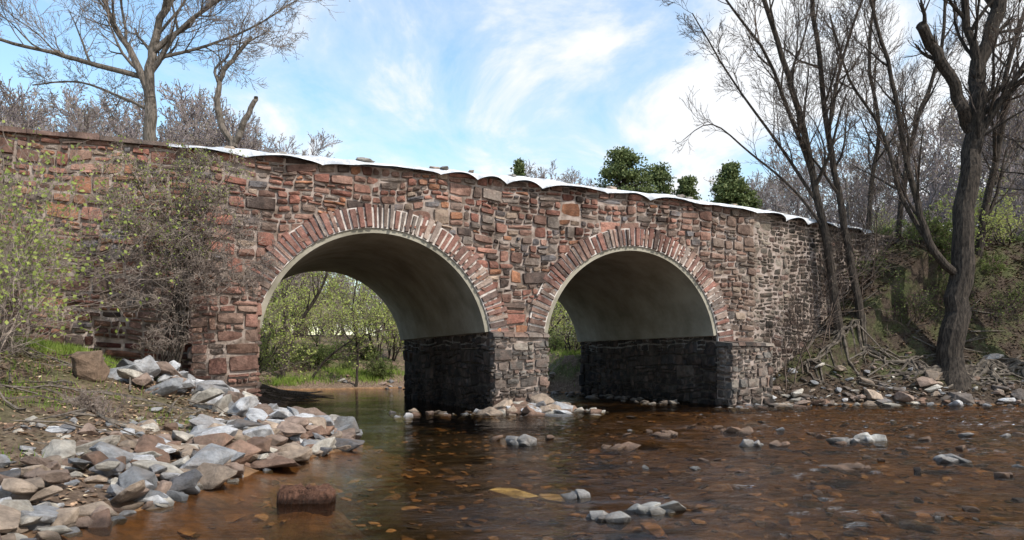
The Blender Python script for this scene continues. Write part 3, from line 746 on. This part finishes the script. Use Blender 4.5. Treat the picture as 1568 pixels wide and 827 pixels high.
tF.limb([W(362,520,Yf), W(362,300,Yf), W(358,228,Yf), W(338,190,Yf), W(333,150,Yf), W(340,115,Yf), W(362,85,Yf), W(385,55,Yf)], .20, .07, [6, 5, 4, 3], L=2.6, t0=.6, **EK)
tF.limb([W(358,225,Yf), W(372,190,Yf), W(384,165,Yf), W(392,148,Yf)], .15, .09, [1, 3, 3], L=.8, t0=.3)
tF.limb([W(334,125,Yf), W(330,105,Yf), W(352,80,Yf), W(350,40,Yf)], .08, .02, [5, 4, 3], L=2, t0=.2)
tF.obj('broken_tree', [M_barkL, M_twigL, M_bud])

dist = empty('distant_trees'); protos = []
for k in range(4):
    t = Tree(40+k, 1, .12, .022)
    t.limb([(0,0,-1), (.1,0,3), (-.2,.2,7), (.1,0,12)], .24, .07, [15, 7, 6, 3], L=6.5, t0=.18, ang=(20, 55), lr=(.5, .72))
    protos.append(t.mb)
M_twigfar = two_tone('far_twigs', (.20,.165,.16), (.33,.28,.28), .5)
pm = [p_.obj('bare_tree_mesh', [M_barkL, M_twigfar, M_bud], parent=dist) for p_ in protos]
hts = [max(v[2] for v in p_.v) for p_ in protos]
def inst(proto, x, y, sc, rz, parent, z=None):
    o = bpy.data.objects.new('crown', proto.data); scene.collection.objects.link(o); o.parent = parent
    o.location = (x, y, H(x, y)-.2 if z is None else z); o.scale = (sc,)*3; o.rotation_euler = (0, 0, rz); return o
rg = random.Random(77)
for k, p_ in enumerate(pm):
    x, y = [(-52, 78), (-40, 84), (60, 90), (72, 84)][k]; p_.location = (x, y, H(x, y)); p_.scale = (1.1,)*3
def far_tree(px, pyt, Y):
    zt = CAMZ+(550-pyt)*Y/F; x = (px-784)*Y/F; k = rg.randrange(4)
    inst(pm[k], x, Y, max(.25, (zt-H(x, Y))/hts[k]), rg.uniform(0, 6.28), dist)
for i in range(50):
    px = rg.uniform(-160, 470); far_tree(px, 128+85*max(0, (px-250)/220)+rg.uniform(-25, 50), rg.uniform(52, 90))
for i in range(34):
    px = rg.uniform(1200, 1900); far_tree(px, 245-120*min(1, max(0, (px-1200)/330))+rg.uniform(-30, 40), rg.uniform(46, 88))
for i in range(20):
    px = rg.uniform(760, 1200); far_tree(px, (236 if 790 < px < 880 else 262)+rg.uniform(-6, 30), rg.uniform(60, 90))
for i in range(10):
    px = rg.uniform(380, 640); far_tree(px, rg.uniform(330, 380), rg.uniform(60, 85))

def evergreen(px, pyt, Y, wpx, seed, n=210):
    t = Tree(seed, 0, 0, .02); rg_ = t.rg; x = (px-784)*Y/F; g_ = H(x, Y); zt = CAMZ+(550-pyt)*Y/F; Hh = zt-g_; Rm = wpx*Y/F/2
    t.tube([Vector((x,Y,g_-.3)), Vector((x,Y,g_+Hh*.5)), Vector((x,Y,zt-.7))], [.3,.2,.04])
    for i in range(n):
        f = rg_.random()**.5; zz = g_+Hh*(.15+.81*f)
        env = Rm*max(.12, (1-f**6))**.75
        a = rg_.uniform(0, 6.28); rr = env*math.sqrt(rg_.uniform(.05, 1.0))*(1+.22*math.sin(3*a+seed+zz))
        c = Vector((x+rr*math.cos(a), Y+rr*math.sin(a), zz+rg_.uniform(-.2,.2)))
        t.tube([Vector((x, Y, zz-.6)), c], [.05, .02])
        cr = rg_.uniform(.18, .40)*(Rm/4+.4)
        for j in range(85):
            g3 = Vector((rg_.gauss(0,1), rg_.gauss(0,1), rg_.gauss(0,1)))
            if g3.length > 1.9: continue
            t.leafq(c+Vector((g3.x*cr*1.3, g3.y*cr*1.3, g3.z*cr*.6)), .20)
    t.obj('evergreen_tree', [M_bark, M_bark, M_ever])
evergreen(955, 216, 58, 98, 61, 240)
evergreen(1008, 246, 62, 78, 62)
evergreen(1052, 262, 60, 46, 63)
evergreen(1118, 242, 55, 62, 64)
evergreen(1148, 284, 55, 40, 66, 120)
evergreen(795, 236, 66, 28, 65, 120)

def shrub(name, base, Hh, seed, stems=7, leaf=6, ls=.07, spread=.5, ns=(6,5,4), mats=None, minr=.006, r=.035, trop=.06):
    t = Tree(seed, leaf, ls, minr)
    for i in range(stems):
        d = Vector((t.rg.gauss(0, spread), t.rg.gauss(0, spread), 1)); b_ = Vector(base)+Vector((t.rg.gauss(0,.15), t.rg.gauss(0,.15), -.1))
        t.grow(b_, d, Hh*t.rg.uniform(.6, 1), r*t.rg.uniform(.6,1.2), 0, list(ns), trop=trop, wob=.2)
    return t.obj(name, mats or [M_bark, M_twig, M_leaf])
gmass = empty('riverside_shrubs')
sp = [shrub('shrub_mesh', (0,0,0), 5.2, 80+i, 4, 2.4, .13, .38, ns=(8,6,4), minr=.012, r=.08, mats=[M_bark, M_twigL, M_leafs]) for i in range(3)]
sp2 = [shrub('shrub_mesh', (0,0,0), 2.2, 84+i, 9, 4, .10, .8, mats=[M_bark, M_twig, M_leafd], minr=.01) for i in range(2)]
for k, o in enumerate(sp+sp2):
    o.parent = gmass; x, y = [(-13.5, 40), (-8.0, 44), (1.5, 45), (-16, 41), (5, 44)][k]; o.location = (x, y, H(x, y)-.1)
rg = random.Random(15)
for i in range(40):
    Y = rg.uniform(45, 95); u = rg.uniform(-.40, -.10) if i % 3 else rg.uniform(.0, .16)
    x = u*Y
    if H(x, Y) < .4: continue
    o = inst(sp[rg.randrange(3)], x, Y, rg.uniform(.5, 1.15)*(Y/55), rg.uniform(0, 6), gmass); o.name = 'shrub_part'
for i in range(22):
    Y = rg.uniform(38, 50); u = rg.uniform(-.36, -.12) if i % 4 else rg.uniform(.0, .16); x = u*Y
    if H(x, Y) < .5: continue
    o = inst(sp2[rg.randrange(2)], x, Y, rg.uniform(.3, .8), rg.uniform(0, 6), gmass); o.name = 'shrub_part'
for (x, y, sc, k) in ((-10.9,30.0,.55,0),(-12.2,33,.8,1),(-10.3,28.0,.35,2),(-12.9,30,.9,0),(-13,36,.9,2),(4.2,34.6,.45,1),(3.0,36.5,.6,0),(5.2,34.2,.4,2)):
    o = inst(sp[k], x, y, sc, rg.uniform(0,6), gmass); o.name = 'shrub_part'
for i in range(18):
    x = rg.uniform(14.5, 25); y = 28.2+rg.uniform(0, 5)
    o = inst(sp2[rg.randrange(2)] if rg.random() < .7 else sp[0], x, y, rg.uniform(.3, .6), rg.uniform(0,6), gmass); o.name = 'shrub_part'
for (pts, r0, sd) in (([(428,590),(440,540),(462,490),(490,445),(505,400)], .16, 1),([(436,592),(434,530),(437,470),(428,410)], .11, 2),([(545,592),(548,540),(540,480),(548,420)], .09, 3),([(470,590),(500,550),(540,520),(585,505)], .08, 4),([(868,585),(866,530),(874,470)], .08, 5)):
    t = Tree(200+sd, 2.4, .10, .009); Yt = 38.5
    t.limb([W(a, b_, Yt) for a, b_ in pts], r0, r0*.35, [9, 6, 4], L=2.6, t0=.3, wob=.18, lr=(.5, .75))
    t.obj('leafing_tree', [M_bark, M_twig, M_leafs])

g1 = Tree(31, .65, .05, .0065); bx = Vector((-7.75, 16.3, H(-7.75,16.3)))
P_ = lambda px, py, Y=16.3: W(px, py, Y)
SK = dict(trop=.0, wob=.3, ang=(30,85), lr=(.45,.75))
for i in range(7):
    o = i*5-12
    g1.limb([bx+Vector((i*.05-.1,0,-.1)), P_(264+o,520), P_(274+o*.6,450), P_(278+o*1.6,385), P_(258+o*4,320), P_(245+o*6,265)], .035, .010, [12, 7, 4], L=1.4, t0=.45, **SK)
for (a, b2, c) in (((270,400),(220,360),(175,350)), ((280,350),(330,290),(370,250)), ((260,340),(215,280),(190,240)), ((270,330),(300,270),(290,235)), ((260,360),(200,320),(160,300))):
    g1.limb([P_(*a), P_(*b2, 16.1), P_(*c, 16)], .022, .007, [11, 7, 4], L=1.0, t0=.1, **SK)
g1.obj('budding_shrub', [M_bark, M_twigL, M_leaf])
g2 = Tree(131, .12, .035, .0065)
for (a, b2, c) in (((278,440),(330,370),(385,345)), ((285,450),(350,410),(408,400)), ((280,400),(320,340),(365,320)), ((280,450),(340,430),(395,440)), ((275,400),(240,380),(205,400)), ((278,470),(300,430),(340,395)), ((275,430),(235,430),(205,455)), ((285,480),(260,500),(235,540))):
    g2.limb([P_(*a,16.4), P_(*b2, 16.2), P_(*c, 16.1)], .022, .007, [15, 8, 5], L=1.05, t0=.1, **SK)
g2.limb([bx+Vector((.1,.05,-.1)), P_(272,520), P_(276,470), P_(280,420)], .045, .03, [6,5,4], L=1, t0=.4, **SK)
g2.obj('vine_tangle', [M_bark, M_twigL, M_bud])
for (x, y, hh, sd) in ((-8.3,11.6,3.4,32), (-7.6,10.2,2.4,33), (-10.2,14.0,3.6,34), (-9.4,12.4,2.2,37), (-9.3,13.0,3.8,44)):
    shrub('leafy_shrub', (x, y, H(x, y)), hh, sd, 6, 1.2, .07, .3, (7,5,4), r=.022, minr=.0045, mats=[M_bark, M_twigL, M_leaf])
for (x, y, hh, sd) in ((-8.8,12.4,.7,35), (-7.2,9.6,.6,36), (-6.6,8.4,.5,38), (-9.3,12.6,.9,45), (-6.0,10.6,.4,47), (-6.9,14.9,.4,49)):
    shrub('dry_brush', (x, y, H(x, y)), hh, sd, 16, 0, .05, .9, (6,5,3), r=.010, minr=.004, mats=[M_twigL, M_twigL, M_leaf])
sg = Tree(51, .5, .03, .007)
for i in range(12):
    X = 9.2+i*.40; Y = 24.93+(X-8.17)*.589-.6; z = H(X, Y)
    sg.grow(Vector((X, Y, z-.1)), Vector((sg.rg.gauss(0,.12), 0, 1)), sg.rg.uniform(2.0, 4.4), .026, 0, [8, 5, 3], trop=.08, wob=.12)
sg.obj('saplings', [M_bark, M_twig, M_bud])
for (x, y, sd) in ((13.2,27.2,91),(16.5,27.6,92),(18.6,27.4,93),(14.4,26.8,94),(20.5,28,95),(17.4,27.0,96),(15.6,28,97)):
    shrub('undergrowth_bush', (x, y, H(x, y)), 1.3, sd, 9, 1.2, .06, .9, (6,4,3), r=.02, mats=[M_bark, M_twig, M_leafd])

# ---------------------------------------------------------------- grass, litter, driftwood
gr = MB(); rg = random.Random(3)
def blades(cx, cy, sx_, sy_, n, hmin, hmax, wd=.008):
    X_ = np.array([rg.gauss(cx, sx_) for _ in range(n)]); Y_ = np.array([rg.gauss(cy, sy_) for _ in range(n)]); Z_ = height(X_, Y_)
    for x, y, z in zip(X_, Y_, Z_):
        if z < .15: continue
        a = rg.uniform(0, 6.28); h = rg.uniform(hmin, hmax); dx, dy = math.cos(a)*wd, math.sin(a)*wd; lx, ly = rg.gauss(0,.3)*h, rg.gauss(0,.3)*h
        gr.add([(x-dx,y-dy,z-.02),(x+dx,y+dy,z-.02),(x+lx,y+ly,z+h)], [(0,1,2)])
blades(-8.9, 14.9, .75, .7, 8000, .08, .26, .012); blades(-9.8, 15.2, .6, .4, 2500, .1, .28, .011); blades(-7.4, 11, .6, .8, 900, .05, .15); blades(-11, 13.5, .8, .8, 1200, .08, .25)
for i in range(14):
    blades(rg.uniform(-12,-5), rg.uniform(36.5, 42), .5, .4, 260, .12, .35, .02)
    blades(rg.uniform(-8,-4.6), rg.uniform(6.5, 12), .15, .15, 60, .05, .13, .006)
blades(3.5, 36, 1.2, 1.2, 900, .12, .3, .02)
gr.obj('grass', [M_grass])
gr = MB(); NL = 13000; xs_ = np.array([rg.uniform(-14, -3.6) for _ in range(NL)]+[rg.uniform(8.6, 25) for _ in range(NL)]+[rg.uniform(-14, 6) for _ in range(5000)])
ys_ = np.array([rg.uniform(5, 17.5) for _ in range(NL)]+[rg.uniform(24.5, 32) for _ in range(NL)]+[rg.uniform(31, 44) for _ in range(5000)]); hs = height(xs_, ys_)
for x, y, z in zip(xs_, ys_, hs):
    if z < .06: continue
    sz = rg.uniform(.025, .06)*(1.6 if x > 0 else 1); a = rg.uniform(0, 6.28); ux, uy = math.cos(a)*sz, math.sin(a)*sz; t = rg.uniform(-.5,.5)*sz
    col = pick(rg, [((.38,.25,.16),2),((.22,.14,.09),2),((.48,.38,.26),1)])
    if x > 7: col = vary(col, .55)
    gr.add([(x-ux,y-uy,z+.01+t),(x+uy*.5,y-ux*.5,z+.02),(x+ux,y+uy,z+.02-t*.5),(x-uy*.5,y+ux*.5,z+.025)], [(0,1,2,3)], col)
gr.obj('leaf_litter', [M_litter])
dw = Tree(71, 0, 0, .006)
for i in range(90):
    x = dw.rg.uniform(-10.5, -5); y = dw.rg.uniform(7, 16.5); a = dw.rg.uniform(0, 6.28); L = dw.rg.uniform(.4, 1.7); pts = []
    for k in range(5):
        xx = x+math.cos(a)*L*k/4; yy = y+math.sin(a)*L*k/4; pts.append(Vector((xx, yy, H(xx, yy)+.04+.12*dw.rg.random())))
    dw.tube(pts, [.016*dw.rg.uniform(.4,1.8)*(1-.15*k) for k in range(5)])
for i in range(50):
    s = dw.rg.uniform(-7, -4.2); p = Vector(Lc(s, dw.rg.uniform(6, 16), 0)); a = dw.rg.uniform(-.5, .5); L = dw.rg.uniform(.5, 1.5)
    q_ = p+Vector((math.cos(a), math.sin(a), 0))*L; mid = (p+q_)/2; r0 = dw.rg.uniform(.015, .045)
    dw.tube([Vector((v_.x, v_.y, max(0,H(v_.x,v_.y))+dw.rg.uniform(.04,.16))) for v_ in (p, mid, q_)], [r0, r0*.8, r0*.4])
for i in range(40):
    X = dw.rg.uniform(9, 22); Y = dw.rg.uniform(25, 27.5); a = dw.rg.uniform(-.6, .6); q_ = Vector((X+math.cos(a)*1.2, Y+math.sin(a)*1.2, 0))
    dw.tube([Vector((X,Y,H(X,Y)+.08)), Vector((q_.x,q_.y,H(q_.x,q_.y)+.12))], [.035, .012])
dw.obj('driftwood', [M_barkL, M_twigL, M_bud])
bd = MB(); xb, yb = -7.0, 12.3; add_rock(bd, (xb, yb, H(xb, yb)+.18), (.68, .6, .56), random.Random(4), col=(.22,.15,.105)); bd.obj('boulder', [M_rock])

# ---------------------------------------------------------------- light, sky, camera
az = math.radians(-40); el = math.radians(47)
sd = Vector((math.cos(az)*math.cos(el), math.sin(az)*math.cos(el), math.sin(el)))
sl = bpy.data.lights.new('sun', 'SUN'); sl.energy = 5.0; sl.angle = math.radians(.5); sl.color = (1, .955, .88)
so = bpy.data.objects.new('sun', sl); scene.collection.objects.link(so); so.rotation_euler = (-sd).to_track_quat('-Z', 'Y').to_euler()
wd = bpy.data.worlds.new('World'); scene.world = wd; wd.use_nodes = True; nt = wd.node_tree
bg = nt.nodes['Background']; bg.inputs['Strength'].default_value = .125
sky = nt.nodes.new('ShaderNodeTexSky'); sky.sky_type = 'NISHITA'; sky.sun_disc = False
sky.sun_elevation = el; sky.sun_rotation = math.radians(90)-az; sky.air_density = 1.6; sky.dust_density = .4; sky.ozone_density = 1.5
tc = nt.nodes.new('ShaderNodeTexCoord'); sx = nt.nodes.new('ShaderNodeSeparateXYZ'); nt.links.new(tc.outputs['Generated'], sx.inputs[0])
ad = nd(nt, 'ShaderNodeMath', operation='ADD'); nt.links.new(sx.outputs['Z'], ad.inputs[0]); ad.inputs[1].default_value = .22
dx = nd(nt, 'ShaderNodeMath', operation='DIVIDE'); nt.links.new(sx.outputs['X'], dx.inputs[0]); nt.links.new(ad.outputs[0], dx.inputs[1])
dy = nd(nt, 'ShaderNodeMath', operation='DIVIDE'); nt.links.new(sx.outputs['Y'], dy.inputs[0]); nt.links.new(ad.outputs[0], dy.inputs[1])
cb_ = nt.nodes.new('ShaderNodeCombineXYZ'); nt.links.new(dx.outputs[0], cb_.inputs[0]); nt.links.new(dy.outputs[0], cb_.inputs[1])
n1 = tex_noise(nt, 2.3, 9, .60, vec=cb_.outputs[0], stretch=(1.3, .8, 1)); n1.inputs['Distortion'].default_value = .5
axm = nd(nt, 'ShaderNodeMath', operation='MULTIPLY_ADD'); nt.links.new(sx.outputs['X'], axm.inputs[0]); axm.inputs[1].default_value = .28; nt.links.new(n1.outputs['Fac'], axm.inputs[2])
cr = ramp(nt, [(.38, (.03,)*3), (.50, (.36,)*3), (.61, (1,1,1))]); nt.links.new(axm.outputs[0], cr.inputs['Fac'])
sb = mixc(nt, 'MULTIPLY', 1.0, sky.outputs[0], (1.50, 1.72, 1.90))
col = mixc(nt, 'MIX', cr.outputs['Color'], sb, (8.1, 8.3, 8.6))
nt.links.new(col, bg.inputs['Color'])
cam = bpy.data.cameras.new('camera'); cam.lens = 26; cam.sensor_width = 36; cam.shift_y = 137/1568; cam.clip_end = 3000; cam.clip_start = .1
co = bpy.data.objects.new('camera', cam); scene.collection.objects.link(co); co.location = (0, 0, CAMZ); co.rotation_euler = (math.radians(90), 0, 0)
scene.camera = co
scene.view_settings.view_transform = 'Standard'; scene.view_settings.look = 'None'; scene.view_settings.exposure = 0
print('FACES', sum(len(o.data.polygons) for o in scene.objects if o.type == 'MESH'))
